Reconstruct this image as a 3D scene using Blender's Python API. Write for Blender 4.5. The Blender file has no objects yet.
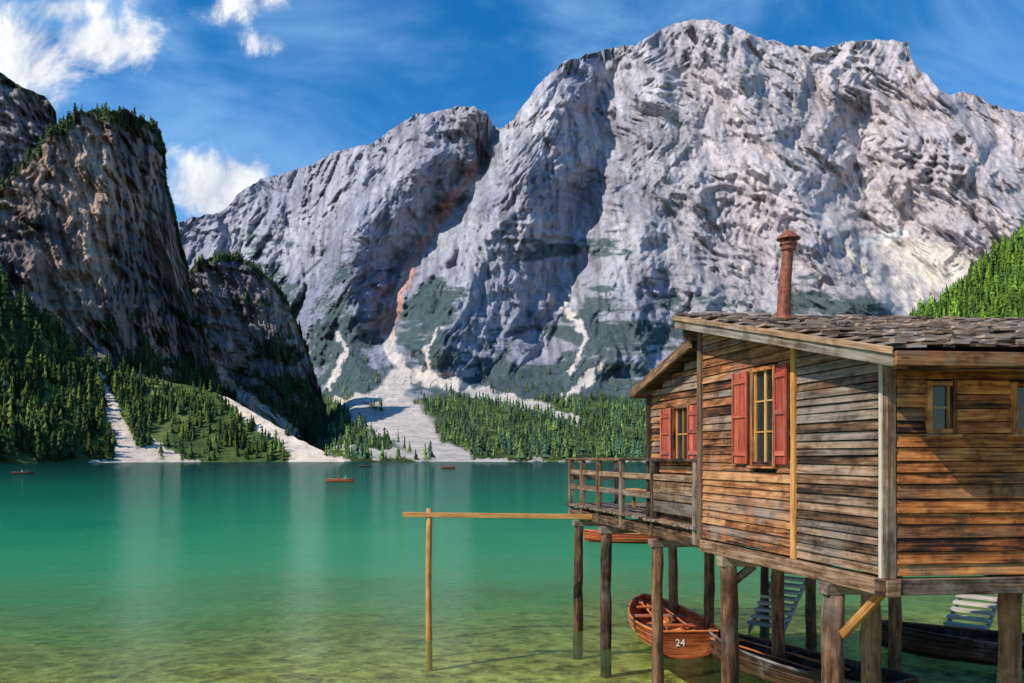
import bpy, math, random
import numpy as np
from mathutils import Vector, Matrix
random.seed(7); rng=np.random.default_rng(7)
scene=bpy.context.scene
H=4.5; F=796.0; CX=512.0; HY=456.0
# ---------------------------------------------------------------- noise
def _hash(ix,iy,seed):
    n=(ix.astype(np.int64)*374761393+iy.astype(np.int64)*668265263+seed*974634777)&0xffffffff
    n=((n^(n>>13))*1274126177)&0xffffffff
    n=n^(n>>16)
    return (n&0xffff)/65535.0
def perlin(x,y,seed=0):
    x=np.asarray(x,float); y=np.asarray(y,float)
    ix=np.floor(x); iy=np.floor(y); fx=x-ix; fy=y-iy
    ix=ix.astype(np.int64); iy=iy.astype(np.int64)
    def g(a,b,dx,dy):
        t=_hash(ix+a,iy+b,seed)*2*math.pi
        return np.cos(t)*dx+np.sin(t)*dy
    u=fx*fx*fx*(fx*(fx*6-15)+10); v=fy*fy*fy*(fy*(fy*6-15)+10)
    n00=g(0,0,fx,fy); n10=g(1,0,fx-1,fy); n01=g(0,1,fx,fy-1); n11=g(1,1,fx-1,fy-1)
    return (n00*(1-u)+n10*u)*(1-v)+(n01*(1-u)+n11*u)*v
def fbm(x,y,o=5,seed=0,gain=.5):
    s=0;a=1;t=0
    for i in range(o):
        s=s+a*perlin(x*2**i,y*2**i,seed+i*17); t+=a; a*=gain
    return s/t*1.6
def ridged(x,y,o=5,seed=0,gain=.5):
    s=0;a=1;t=0
    for i in range(o):
        s=s+a*(1-np.abs(perlin(x*2**i,y*2**i,seed+i*13))*2.2); t+=a; a*=gain
    return s/t
def sstep(x,a,b):
    t=np.clip((x-a)/(b-a),0,1); return t*t*(3-2*t)
def polymask(px,py,poly,sharp=1.0):
    best=np.full(px.shape,99.0)
    for (x0,y0,w0),(x1,y1,w1) in zip(poly[:-1],poly[1:]):
        dx,dy=x1-x0,y1-y0; L=dx*dx+dy*dy+1e-6
        t=np.clip(((px-x0)*dx+(py-y0)*dy)/L,0,1)
        d=np.hypot(px-(x0+t*dx),py-(y0+t*dy))/(w0+t*(w1-w0))
        best=np.minimum(best,d)
    return best
# ---------------------------------------------------------------- node helpers
def new_mat(name):
    m=bpy.data.materials.new(name); m.use_nodes=True
    nt=m.node_tree; nt.nodes.clear()
    out=nt.nodes.new('ShaderNodeOutputMaterial')
    return m,nt,out
def N(nt,t,**kw):
    n=nt.nodes.new(t)
    for k,v in kw.items():
        if k.startswith('i_'):
            key=k[2:]; key=int(key) if key.isdigit() else key
            n.inputs[key].default_value=v
        else: setattr(n,k,v)
    return n
def ramp(nt,stops,interp='LINEAR'):
    r=nt.nodes.new('ShaderNodeValToRGB'); cr=r.color_ramp; cr.interpolation=interp
    while len(cr.elements)<len(stops): cr.elements.new(.5)
    for e,(p,c) in zip(cr.elements,stops):
        e.position=p; e.color=(*c,1) if len(c)==3 else c
    return r
def mathn(nt,op,a,b=None,c=None,clamp=False):
    n=nt.nodes.new('ShaderNodeMath'); n.operation=op; n.use_clamp=clamp
    for i,v in enumerate((a,b,c)):
        if v is None: continue
        if isinstance(v,(int,float)): n.inputs[i].default_value=v
        else: nt.links.new(v,n.inputs[i])
    return n.outputs[0]
def mixc(nt,fac,a,b,blend='MIX'):
    n=nt.nodes.new('ShaderNodeMix'); n.data_type='RGBA'; n.blend_type=blend
    for idx,v in ((0,fac),(6,a),(7,b)):
        if isinstance(v,(int,float)): n.inputs[idx].default_value=v
        elif isinstance(v,tuple): n.inputs[idx].default_value=(*v,1) if len(v)==3 else v
        else: nt.links.new(v,n.inputs[idx])
    return n.outputs[2]
# ---------------------------------------------------------------- materials
def terrain_mat(name,nscale,bump_d,stretch=(1,1,.5),lo=.6):
    m,nt,out=new_mat(name)
    at=N(nt,'ShaderNodeAttribute',attribute_name='Col')
    tc=N(nt,'ShaderNodeTexCoord'); mp=N(nt,'ShaderNodeMapping'); mp.inputs['Scale'].default_value=stretch
    nt.links.new(tc.outputs['Object'],mp.inputs[0])
    n1=N(nt,'ShaderNodeTexNoise',i_Scale=nscale,i_Detail=10.0,i_Roughness=.74); nt.links.new(mp.outputs[0],n1.inputs['Vector'])
    n2=N(nt,'ShaderNodeTexNoise',i_Scale=nscale*.45,i_Detail=8.0,i_Roughness=.65); n2.noise_type='RIDGED_MULTIFRACTAL'; nt.links.new(mp.outputs[0],n2.inputs['Vector'])
    r=ramp(nt,[(.32,(lo,lo*1.03,lo*1.12)),(.5,(.97,.97,.97)),(.68,(1.3,1.28,1.24))]); nt.links.new(n1.outputs['Fac'],r.inputs[0])
    c=mixc(nt,1.0,at.outputs['Color'],r.outputs[0],'MULTIPLY')
    bs=N(nt,'ShaderNodeBsdfDiffuse'); nt.links.new(c,bs.inputs['Color'])
    h=mathn(nt,'ADD',n1.outputs['Fac'],mathn(nt,'MULTIPLY',n2.outputs['Fac'],.22))
    b=N(nt,'ShaderNodeBump',i_Strength=1.0,i_Distance=bump_d); nt.links.new(h,b.inputs['Height'])
    nt.links.new(b.outputs[0],bs.inputs['Normal']); nt.links.new(bs.outputs[0],out.inputs[0])
    return m
M_rock_far=terrain_mat('limestone_far',.034,20,(1,1,.38))
M_rock_near=terrain_mat('limestone_near',.09,9,(1,1,.35))
M_slope=terrain_mat('grassy_slope',.09,1.5,(1,1,1))
def leaf_mat():
    m,nt,out=new_mat('conifer_foliage')
    at=N(nt,'ShaderNodeAttribute',attribute_name='Col')
    tc=N(nt,'ShaderNodeTexCoord')
    n1=N(nt,'ShaderNodeTexNoise',i_Scale=.6,i_Detail=3.0); nt.links.new(tc.outputs['Object'],n1.inputs['Vector'])
    r=ramp(nt,[(.3,(.5,.5,.5)),(.7,(1.4,1.4,1.4))]); nt.links.new(n1.outputs['Fac'],r.inputs[0])
    c=mixc(nt,1.0,at.outputs['Color'],r.outputs[0],'MULTIPLY')
    bs=N(nt,'ShaderNodeBsdfDiffuse'); nt.links.new(c,bs.inputs['Color']); nt.links.new(bs.outputs[0],out.inputs[0])
    return m
M_leaf=leaf_mat()
def wood(name,dark,mid,light,grey=(.30,.28,.26),greyamt=.4,rough=.75,grain=28,knots=True,bump=.006,stain=.65):
    m,nt,out=new_mat(name)
    uv=N(nt,'ShaderNodeUVMap'); uv.uv_map='UVMap'
    at=N(nt,'ShaderNodeAttribute',attribute_name='Col')
    sp=N(nt,'ShaderNodeSeparateColor'); nt.links.new(at.outputs['Color'],sp.inputs[0])
    mp=N(nt,'ShaderNodeMapping'); mp.inputs['Scale'].default_value=(1.3,grain,1); nt.links.new(uv.outputs[0],mp.inputs[0])
    n1=N(nt,'ShaderNodeTexNoise',i_Scale=1.0,i_Detail=6.0,i_Roughness=.62,i_Distortion=.6); nt.links.new(mp.outputs[0],n1.inputs['Vector'])
    mp2=N(nt,'ShaderNodeMapping'); mp2.inputs['Scale'].default_value=(2.0,6,1); nt.links.new(uv.outputs[0],mp2.inputs[0])
    n2=N(nt,'ShaderNodeTexNoise',i_Scale=1.0,i_Detail=6.0,i_Roughness=.65); nt.links.new(mp2.outputs[0],n2.inputs['Vector'])
    r=ramp(nt,[(.37,dark),(.5,mid),(.63,light)]); 
    s=mathn(nt,'ADD',mathn(nt,'MULTIPLY',n1.outputs['Fac'],.6),mathn(nt,'MULTIPLY',n2.outputs['Fac'],.4))
    s=mathn(nt,'ADD',s,mathn(nt,'MULTIPLY',mathn(nt,'SUBTRACT',sp.outputs[0],.5),.24))
    nt.links.new(s,r.inputs[0])
    tc=N(nt,'ShaderNodeTexCoord')
    n3=N(nt,'ShaderNodeTexNoise',i_Scale=1.7,i_Detail=6.0,i_Roughness=.65); nt.links.new(tc.outputs['Object'],n3.inputs['Vector'])
    w=mathn(nt,'ADD',n3.outputs['Fac'],mathn(nt,'MULTIPLY',mathn(nt,'SUBTRACT',sp.outputs[1],.5),.35))
    w2=N(nt,'ShaderNodeMapRange'); w2.inputs[1].default_value=.62-greyamt*.45; w2.inputs[2].default_value=.85-greyamt*.35; w2.inputs[3].default_value=0; w2.inputs[4].default_value=.9
    nt.links.new(w,w2.inputs[0])
    g2=ramp(nt,[(.3,tuple(x*.35 for x in grey)),(.65,tuple(x*1.15 for x in grey))]); nt.links.new(n1.outputs['Fac'],g2.inputs[0])
    c=mixc(nt,w2.outputs[0],r.outputs[0],g2.outputs[0])
    n4=N(nt,'ShaderNodeTexNoise',i_Scale=3.1,i_Detail=7.0,i_Roughness=.7); nt.links.new(tc.outputs['Object'],n4.inputs['Vector'])
    st=ramp(nt,[(.36,(.35,.31,.29)),(.52,(1,1,1))]); nt.links.new(n4.outputs['Fac'],st.inputs[0])
    c=mixc(nt,stain if knots else .25,c,st.outputs[0],'MULTIPLY')
    if knots:
        mp3=N(nt,'ShaderNodeMapping'); mp3.inputs['Scale'].default_value=(1.6,7,1); nt.links.new(uv.outputs[0],mp3.inputs[0])
        vo=N(nt,'ShaderNodeTexVoronoi',i_Scale=1.0); nt.links.new(mp3.outputs[0],vo.inputs['Vector'])
        k=ramp(nt,[(.05,(.18,.15,.13)),(.14,(1,1,1))]); nt.links.new(vo.outputs['Distance'],k.inputs[0])
        c=mixc(nt,.85,c,k.outputs[0],'MULTIPLY')
    p=N(nt,'ShaderNodeBsdfPrincipled'); p.inputs['Roughness'].default_value=rough; p.inputs['Specular IOR Level'].default_value=.25
    nt.links.new(c,p.inputs['Base Color'])
    b=N(nt,'ShaderNodeBump',i_Strength=.9,i_Distance=bump); nt.links.new(n1.outputs['Fac'],b.inputs['Height']); nt.links.new(b.outputs[0],p.inputs['Normal'])
    nt.links.new(p.outputs[0],out.inputs[0])
    return m
W_orange=wood('warm_weathered_wood',(.028,.011,.006),(.27,.10,.033),(.50,.25,.11),grey=(.27,.22,.18),greyamt=.27,stain=.8)
W_near=wood('tarred_warm_wood',(.018,.007,.004),(.33,.10,.023),(.66,.27,.078),grey=(.22,.14,.08),greyamt=.25,stain=.95)
W_grey=wood('grey_brown_wood',(.022,.012,.007),(.165,.085,.042),(.36,.24,.155),grey=(.26,.21,.17),greyamt=.38,stain=.8)
W_verge=wood('weathered_verge_wood',(.05,.03,.018),(.25,.14,.07),(.44,.28,.16),grey=(.33,.28,.23),greyamt=.35)
W_pale=wood('pale_lit_wood',(.2,.17,.13),(.42,.36,.28),(.6,.52,.42),grey=(.5,.47,.42),greyamt=.4,knots=False)  # pale trim wood; on the stairs the paleness stands in for sunlight
W_yellow=wood('fresh_wood',(.25,.10,.025),(.50,.235,.065),(.62,.33,.11),greyamt=.0,knots=False)
W_dark=wood('dark_wet_wood',(.012,.007,.005),(.075,.042,.025),(.17,.105,.065),grey=(.13,.11,.09),greyamt=.3)
W_post=wood('pile_wood',(.012,.007,.005),(.105,.046,.021),(.27,.14,.07),grey=(.2,.15,.12),greyamt=.15,grain=12)
W_shingle=wood('wood_shingles',(.03,.018,.012),(.20,.125,.08),(.44,.32,.23),grey=(.36,.31,.27),greyamt=.4,knots=False)
W_red=wood('red_painted_wood',(.24,.035,.02),(.42,.08,.042),(.54,.16,.095),grey=(.36,.13,.09),greyamt=.25,rough=.6,knots=False,bump=.003)
W_boat=wood('varnished_boat_wood',(.16,.022,.010),(.44,.065,.022),(.60,.14,.04),greyamt=.0,rough=.35,knots=False,bump=.002)
W_boatin=wood('boat_interior_wood',(.26,.05,.016),(.60,.17,.05),(.72,.30,.10),greyamt=.0,rough=.45,knots=False,bump=.002)
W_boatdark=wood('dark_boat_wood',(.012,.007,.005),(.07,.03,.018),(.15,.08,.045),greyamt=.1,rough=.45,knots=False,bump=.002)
def simple(name,col,rough=.6,metal=0,ns=6.0,var=.3,bump=0):
    m,nt,out=new_mat(name)
    tc=N(nt,'ShaderNodeTexCoord'); n=N(nt,'ShaderNodeTexNoise',i_Scale=ns,i_Detail=5.0); nt.links.new(tc.outputs['Object'],n.inputs['Vector'])
    r=ramp(nt,[(.3,tuple(c*(1-var) for c in col)),(.7,tuple(min(1,c*(1+var)) for c in col))]); nt.links.new(n.outputs['Fac'],r.inputs[0])
    p=N(nt,'ShaderNodeBsdfPrincipled'); p.inputs['Roughness'].default_value=rough; p.inputs['Metallic'].default_value=metal
    nt.links.new(r.outputs[0],p.inputs['Base Color'])
    if bump:
        b=N(nt,'ShaderNodeBump',i_Strength=.6,i_Distance=bump); nt.links.new(n.outputs['Fac'],b.inputs['Height']); nt.links.new(b.outputs[0],p.inputs['Normal'])
    nt.links.new(p.outputs[0],out.inputs[0]); return m
M_rust=simple('rusty_steel',(.22,.065,.035),.7,.2,14,.6,.004)
M_glass=simple('window_glass',(.02,.025,.022),.06,0,2,.4)
M_inside=simple('dark_interior',(.012,.010,.008),.9)
M_white=simple('white_paint',(.8,.78,.74),.6,0,8,.05)
M_skin=simple('skin',(.5,.3,.22),.6,0,3,.1)
M_cloth=simple('dark_cloth',(.06,.07,.12),.9,0,3,.3)
M_clothr=simple('light_cloth',(.55,.5,.45),.9,0,3,.2)
# ---------------------------------------------------------------- builder
def link(o,parent=None):
    scene.collection.objects.link(o)
    if parent: o.parent=parent
    return o
def empty(name,loc=(0,0,0),rot=0):
    e=bpy.data.objects.new(name,None); e.location=loc; e.rotation_euler=(0,0,rot); e.empty_display_size=.3
    return link(e)
class Bld:
    def __init__(s): s.v=[];s.f=[];s.uv=[];s.c=[]
    def box(s,x0,x1,y0,y1,z0,z1,fn=None,jit=0.0,tone=None,axis=None):
        fn=fn or (lambda x,y,z:(x,y,z))
        X=(x0,x1);Y=(y0,y1);Z=(z0,z1); base=len(s.v); loc=[]
        for i in (0,1):
            for j in (0,1):
                for k in (0,1):
                    l=(X[i],Y[j],Z[k]); loc.append(l)
                    p=fn(*l)
                    s.v.append(tuple(c+random.uniform(-jit,jit) for c in p))
        L=(abs(x1-x0),abs(y1-y0),abs(z1-z0))
        la=axis if axis is not None else max(range(3),key=lambda i:L[i])
        ou,ov=random.uniform(0,90),random.uniform(0,90)
        col=(tone if tone is not None else random.random(),random.random(),random.random(),1)
        for ax,fc in ((0,(0,1,3,2)),(0,(4,6,7,5)),(1,(0,4,5,1)),(1,(2,3,7,6)),(2,(0,2,6,4)),(2,(1,5,7,3))):
            s.f.append(tuple(base+i for i in fc))
            oth=[i for i in range(3) if i!=ax]
            if la in oth: ua=la; va=[i for i in oth if i!=la][0]
            else: ua,va=oth
            for i in fc: s.uv.append((loc[i][ua]+ou,loc[i][va]+ov)); s.c.append(col)
    def tube(s,pts,rad,n=10,wob=0.0,cap=True):
        base=len(s.v); ou,ov=random.uniform(0,90),random.uniform(0,90); col=(random.random(),random.random(),random.random(),1)
        m=len(pts); L=0
        lens=[0]
        for a,b in zip(pts[:-1],pts[1:]): L+=(Vector(b)-Vector(a)).length; lens.append(L)
        ph=random.uniform(0,6)
        for i,p in enumerate(pts):
            a=Vector(pts[max(0,i-1)]); b=Vector(pts[min(m-1,i+1)]); d=(b-a).normalized()
            up=Vector((0,0,1)) if abs(d.z)<.9 else Vector((1,0,0))
            u=d.cross(up).normalized(); w=d.cross(u)
            r=rad[i] if isinstance(rad,(list,tuple)) else rad
            for k in range(n):
                t=2*math.pi*k/n; rr=r*(1+wob*(math.sin(3*t+ph+i*.5)*.5+random.uniform(-.5,.5)))
                s.v.append(tuple(Vector(p)+(u*math.cos(t)+w*math.sin(t))*rr))
        R=(rad[0] if isinstance(rad,(list,tuple)) else rad)
        for i in range(m-1):
            for k in range(n):
                k2=(k+1)%n
                s.f.append((base+i*n+k,base+i*n+k2,base+(i+1)*n+k2,base+(i+1)*n+k))
                for (ii,kk) in ((i,k),(i,k+1),(i+1,k+1),(i+1,k)):
                    s.uv.append((lens[ii]+ou,kk/n*2*math.pi*R+ov)); s.c.append(col)
        if cap:
            for i in (0,m-1):
                s.f.append(tuple(base+i*n+k for k in range(n)))
                for k in range(n): s.uv.append((ou+.1*math.cos(k),ov+.1*math.sin(k))); s.c.append(col)
    def obj(s,name,mat,parent=None,bevel=0,smooth=False):
        me=bpy.data.meshes.new(name); me.from_pydata(s.v,[],s.f)
        uvl=me.uv_layers.new(name='UVMap'); uvl.data.foreach_set('uv',np.array(s.uv,dtype=np.float32).ravel())
        ca=me.color_attributes.new('Col','FLOAT_COLOR','CORNER'); ca.data.foreach_set('color',np.array(s.c,dtype=np.float32).ravel())
        me.materials.append(mat)
        if smooth: me.polygons.foreach_set('use_smooth',[True]*len(me.polygons))
        o=bpy.data.objects.new(name,me); link(o,parent)
        if bevel:
            b=o.modifiers.new('bevel','BEVEL'); b.width=bevel; b.segments=1; b.limit_method='ANGLE'
        return o
# ---------------------------------------------------------------- terrain faces
def grid_mesh(name,P,C,mat,smooth=True):
    nr,nc,_=P.shape
    me=bpy.data.meshes.new(name)
    idx=np.arange(nr*nc).reshape(nr,nc)
    q=np.stack([idx[:-1,:-1],idx[:-1,1:],idx[1:,1:],idx[1:,:-1]],-1).reshape(-1,4)
    me.vertices.add(nr*nc); me.vertices.foreach_set('co',P.reshape(-1).astype(np.float32))
    nf=len(q); me.loops.add(nf*4); me.loops.foreach_set('vertex_index',q.reshape(-1).astype(np.int32))
    me.polygons.add(nf); me.polygons.foreach_set('loop_start',(np.arange(nf)*4).astype(np.int32))
    me.polygons.foreach_set('loop_total',np.full(nf,4,dtype=np.int32))
    me.polygons.foreach_set('use_smooth',np.full(nf,smooth))
    me.update(calc_edges=True)
    ca=me.color_attributes.new('Col','FLOAT_COLOR','POINT')
    C4=np.concatenate([C,np.ones((*C.shape[:2],1))],-1); ca.data.foreach_set('color',C4.reshape(-1).astype(np.float32))
    me.materials.append(mat)
    o=bpy.data.objects.new(name,me); link(o); return o
def face(name,ridge,px0,px1,step,rows,footD,prof,relief,colour,mat,jag=2.5,jseed=1,back=.35):
    pxs=np.arange(px0,px1+step,step)
    ry=np.interp(pxs,[r[0] for r in ridge],[r[1] for r in ridge])
    ry=ry+jag*fbm(pxs/14,pxs*0,5,jseed,.6)*2
    Df=np.interp(pxs,[r[0] for r in footD],[r[1] for r in footD])
    def sm(a,w):
        k=np.hanning(2*w+3); k/=k.sum(); return np.convolve(np.pad(a,w+1,mode='edge'),k,'valid')
    Df=sm(Df,int(14/step))
    rs=sm(ry,int(26/step))
    er=(HY-ry)/F; ers=(HY-rs)/F; ef=-(H+3)/Df
    t=np.linspace(0,1,rows)[:,None]
    top=sstep(t,.55,1)
    e=ef[None]+((ers-ef)[None]*(1-top)+(er-ef)[None]*top)*t; px=np.broadcast_to(pxs[None],e.shape); k=(px-CX)/F
    D0=Df[None]+np.interp(e,[p[0] for p in prof],[p[1] for p in prof])
    X0=k*D0; Z0=H+e*D0; py=HY-F*e
    D=D0+relief(X0,Z0,px,py,t,D0)*sstep(e,.005,.06)
    D=np.maximum(D,Df[None])
    P=np.stack([k*D,D,H+e*D],-1)
    C,tree=colour(X0,Z0,px,py,t,D0)
    bk=[];bc=[]
    last=P[-1]
    for j in (1,2,3,4):
        s=1+back*j/4
        q=last.copy(); q[:,0]*=s; q[:,1]*=s; q[:,2]=last[:,2]*(1-(j/4)*1.02)
        bk.append(q); bc.append(C[-1])
    P2=np.concatenate([P,np.array(bk)]); C2=np.concatenate([C,np.array(bc)])
    grid_mesh(name,P2,C2,mat)
    return P,tree
def lerp(a,b,t): return a+(np.array(b)-a)*t[...,None]
def rgb(c,shape): return np.broadcast_to(np.array(c,float),(*shape,3)).copy()

# ---- main massif
ridgeM=[(-400,330),(-150,300),(60,270),(150,240),(172,232),(180,222),(200,216),(222,212),(240,192),(262,179),(285,173),(310,165),(335,151),(355,148),(378,140),(400,123),(420,113),(440,112),(455,106),(475,107),(487,112),(492,124),(500,130),(515,116),(535,90),(550,72),(565,62),(585,55),(610,48),(635,45),(655,32),(672,24),(690,20),(712,20),(735,26),(760,38),(790,45),(830,48),(845,42),(865,40),(890,40),(908,41),(912,60),(920,72),(927,73),(935,86),(950,95),(965,92),(980,96),(990,104),(1002,108),(1024,112),(1060,130),(1120,170),(1300,260),(1500,330)]
def reliefM(X,Z,px,py,t,D):
    wx=fbm(X/420,Z/420,4,5)*130; wz=fbm(X/420,Z/420,4,6)*130
    big=ridged((X+wx)/560,(Z+wz)/1700,3,11)
    r=-180*(big-.55)
    a=ridged((X+.55*Z+wx*.8)/230,(Z-.3*X+wz)/1100,5,31,.52)
    b=ridged((X-.50*Z+wx*.8)/210,(Z+.3*X+wz)/1050,5,37,.52)
    r+=-160*(np.minimum(a,b)-.35)
    c=ridged((X+.25*Z+wx)/75,Z/380,5,51,.6); d=ridged((X-.35*Z+wx)/68,Z/350,5,57,.6)
    r+=-56*(np.minimum(c,d)-.35)
    r+=-13*(ridged(X/18,Z/60,3,61,.6)-.5)
    st=(Z+.30*X+fbm(X/200,Z/200,5,71)*120)/55
    r+=19*(np.abs((st%1)-.5)*2-.5)*sstep(fbm(X/400,Z/250,3,73),-.1,.35)*sstep(py,420,330)
    g=lambda poly: np.exp(-polymask(px+fbm(px/30,py/30,3,80)*14,py,poly)**2)
    r+=-190*g([(712,18,20),(745,100,24),(795,200,28),(860,300,28)])
    r+=-140*g([(455,104,22),(400,180,30),(335,260,34),(300,340,30)])
    r+=-160*g([(560,60,22),(530,160,30),(480,260,32),(440,350,30)])
    r+=-110*g([(650,40,18),(670,150,22),(640,260,26),(620,360,28)])
    r+=170*g([(500,128,9),(470,185,16),(430,230,17),(400,280,17),(385,330,22)])
    r+=130*g([(610,60,18),(600,160,20),(570,260,22),(545,350,22)])
    r+=200*g([(860,120,26),(870,200,34),(900,250,50),(950,290,60)])
    r+=-140*g([(930,80,14),(960,150,24),(1010,220,28)])
    r+=-80*g([(700,180,14),(690,260,16),(720,340,16)])
    return r*sstep(py,450,340)*sstep(t,0,.1)
def colourM(X,Z,px,py,t,D):
    sh=px.shape
    n=fbm(X/300,Z/300,5,3); n2=fbm(X/32,Z/170,6,9,.62)
    C=rgb((.39,.385,.455),sh)  # rock albedo carries a bluish tint painted in for aerial haze
    C=lerp(C,(.64,.615,.65),np.clip(.5+n*1.3,0,1))
    C*= (1+.7*n2)[...,None]
    st=(Z+.34*X+fbm(X/220,Z/220,5,71)*130)/40
    C*=(1+.12*np.sin(st*2*math.pi)*sstep(fbm(X/300,Z/200,3,72),-.2,.3))[...,None]
    right=sstep(px,600,780); C=lerp(C,(.82,.71,.69),right*.48)  # sunlit right flank put into the albedo, paler and warmer
    left=sstep(px,560,430)*sstep(py,100,180); C=lerp(C,(.28,.34,.46),left*.36)  # shaded left flank put into the albedo, darker and bluer
    lowb=sstep(py,230,380); C=lerp(C,(.25,.31,.42),lowb*.42)  # painted haze: albedo turns bluer towards the foot
    gl=sstep(fbm(X/18,Z/200,5,14,.6),.05,.35); C*=(1-.38*gl)[...,None]
    wpx=px+fbm(px/16,py/16,5,21,.6)*10; wpy=py+fbm(px/16,py/16,5,22,.6)*10
    veg=(py-300)/80+fbm(X/130,Z/60,6,41,.68)*2.7
    for (a,b,ra,rb,w) in ((550,250,60,12,1.9),(430,300,30,50,1.6),(335,330,22,60,1.4),(600,400,50,30,1.3),(860,305,40,12,1.8),(520,380,60,20,1.),(700,290,60,40,1.),(230,230,50,20,1.5),(270,270,30,50,1.3),(800,300,30,20,1.),(610,240,40,8,1.5),(400,200,40,20,.7),(640,330,50,20,.8),(350,250,40,30,.7),(590,310,30,40,.8)):
        veg=veg+w*np.exp(-((px-a)/ra)**2-((py-b)/rb)**2)
    veg=sstep(veg,.6,1.1)*.85
    C=lerp(C,(.06,.115,.115),veg)
    low=sstep(py+fbm(X/90,Z/40,3,61)*6,392,406)
    C=lerp(C,(.07,.115,.045),low)
    mead=sstep(fbm(X/60,D/60,4,63),.05,.3)*low; C=lerp(C,(.17,.24,.07),mead)
    sc=np.full(sh,99.0)
    for poly in ([(478,178,2),(440,215,3.5),(415,255,3.5),(395,295,5),(386,325,6),(392,355,6),(405,372,7),(430,380,7),(470,390,6),(520,402,5),(580,421,4)],
                 [(402,374,9),(392,392,14),(398,412,20),(415,432,22),(435,450,15),(458,463,16)],
                 [(335,398,4),(360,415,9),(385,428,12),(420,440,11)],
                 [(345,405,5),(375,396,7),(400,385,9)],
                 [(602,362,4),(588,382,5),(565,398,2.5)],
                 [(335,328,2),(345,355,3),(328,385,3)],[(560,300,1.5),(590,340,2.5),(570,372,2.5)],[(440,330,1.5),(425,352,2),(430,375,3)],
                 [(730,250,1.5),(745,290,2.5),(735,330,3)],[(820,200,2),(840,245,4),(870,270,6)],
                 [(865,238,10),(900,252,18),(935,268,22),(1000,278,20),(1060,290,15)],[(905,300,20),(870,275,10),(860,262,6)],
                 [(470,462,4),(560,463,1.5),(700,463,1.5)],[(320,461,4),(345,461,3)],[(330,445,2),(370,452,4),(420,456,5)]):
        sc=np.minimum(sc,polymask(wpx,wpy,poly))
    scm=sstep(sc,1.25,.7)
    C=lerp(C,(.84,.77,.71),scm*.97)
    cool=polymask(wpx,wpy,[(480,165,3),(440,215,5),(410,270,6),(388,330,6)]); C=lerp(C,(.78,.42,.34),sstep(cool,1.3,.5)*.8)
    snow=polymask(wpx,wpy,[(866,240,6),(885,239,7),(902,234,5)]); C=lerp(C,(.92,.92,.94),sstep(snow,1.1,.8))
    snow=polymask(wpx,wpy,[(676,96,4),(686,102,4)]); C=lerp(C,(.85,.8,.78),sstep(snow,1.1,.8))
    tree=(low*(1-scm)*sstep(px,300,340)+.2*veg*sstep(py,340,400)*(1-scm))*(sstep(py,462.5,460))*(.35+.65*sstep(fbm(X/50,D/50,3,64),-.25,.1))
    return np.clip(C,.01,.9),tree
profM=[(-.02,0),(-.0075,0),(0,80),(.03,380),(.07,780),(.1,950),(.2,1250),(.35,1600),(.55,2100)]
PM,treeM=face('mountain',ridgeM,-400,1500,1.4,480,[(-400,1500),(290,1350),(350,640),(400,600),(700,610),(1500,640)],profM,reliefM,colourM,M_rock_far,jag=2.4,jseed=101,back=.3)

# ---- generic near cliffs
def mk_relief(amp,seed,fadeb=None):
    def f(X,Z,px,py,t,D):
        S=X*.5+D*.75
        wx=fbm(S/120,Z/120,4,seed)*35
        a=ridged((S+.35*Z+wx)/130,Z/420,5,seed+1,.6); b=ridged((S-.4*Z+wx)/115,Z/380,5,seed+5,.6)
        r=-amp*1.9*(np.minimum(a,b)-.35)
        c=ridged((S+wx)/38,Z/170,5,seed+2,.65)
        r+=-amp*.7*(c-.5)
        r+=-amp*.28*(ridged(S/11,Z/34,4,seed+3,.65)-.5)
        st=(Z+.2*S+fbm(S/60,Z/60,5,seed+4,.6)*34)/28
        r+=amp*.38*np.abs((st%1)-.5)*2*sstep(fbm(S/80,Z/50,3,seed+6),-.2,.25)
        return r
    return f
def mk_colour(seed,vegy,vegn,screes,base=(.17,.165,.175),light=(.44,.39,.35),treed=1.0,veglo=(.045,.07,.03),lights=(),thr=(-.2,.1),meadow=(.10,.14,.045),meada=.6):
    def f(X,Z,px,py,t,D):
        sh=px.shape
        S=X*.5+D*.75
        n=fbm(S/70,Z/140,5,seed+7); n2=fbm(S/12,Z/50,6,seed+8,.65)
        C=rgb(base,sh)
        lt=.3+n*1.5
        for (a,b,ra,rb,w) in lights: lt=lt+w*np.exp(-((px-a)/ra)**2-((py-b)/rb)**2)  # pale pinkish rock patches, with sunlit tone painted in
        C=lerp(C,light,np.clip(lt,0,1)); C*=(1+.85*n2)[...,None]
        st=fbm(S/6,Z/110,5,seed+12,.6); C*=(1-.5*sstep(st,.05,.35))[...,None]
        veg=(py-vegy)/70+fbm(S/40,Z/26,6,seed+9,.65)*vegn
        veg=np.maximum(sstep(veg,.3,.8),sstep(t+fbm(X/30,Z/30,3,seed+10)*.05,.955,.985)*.8)
        C=lerp(C,veglo,veg)
        mead=sstep(fbm(X/40,D/40,4,seed+13),.0,.25)*veg*meada; C=lerp(C,meadow,mead)
        wpx=px+fbm(px/10,py/10,4,seed+21)*6; wpy=py+fbm(px/10,py/10,4,seed+22)*6
        sc=np.full(sh,99.0)
        for poly in screes: sc=np.minimum(sc,polymask(wpx,wpy,poly))
        scm=sstep(sc,1.15,.8); C=lerp(C,(.68,.57,.48),scm*.95)
        tree=veg*(1-scm)*sstep(py,463.5,461.5)*treed*(.12+.88*sstep(fbm(X/28,D/28,4,seed+30),*thr))
        return np.clip(C,.01,.9),tree
    return f
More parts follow.
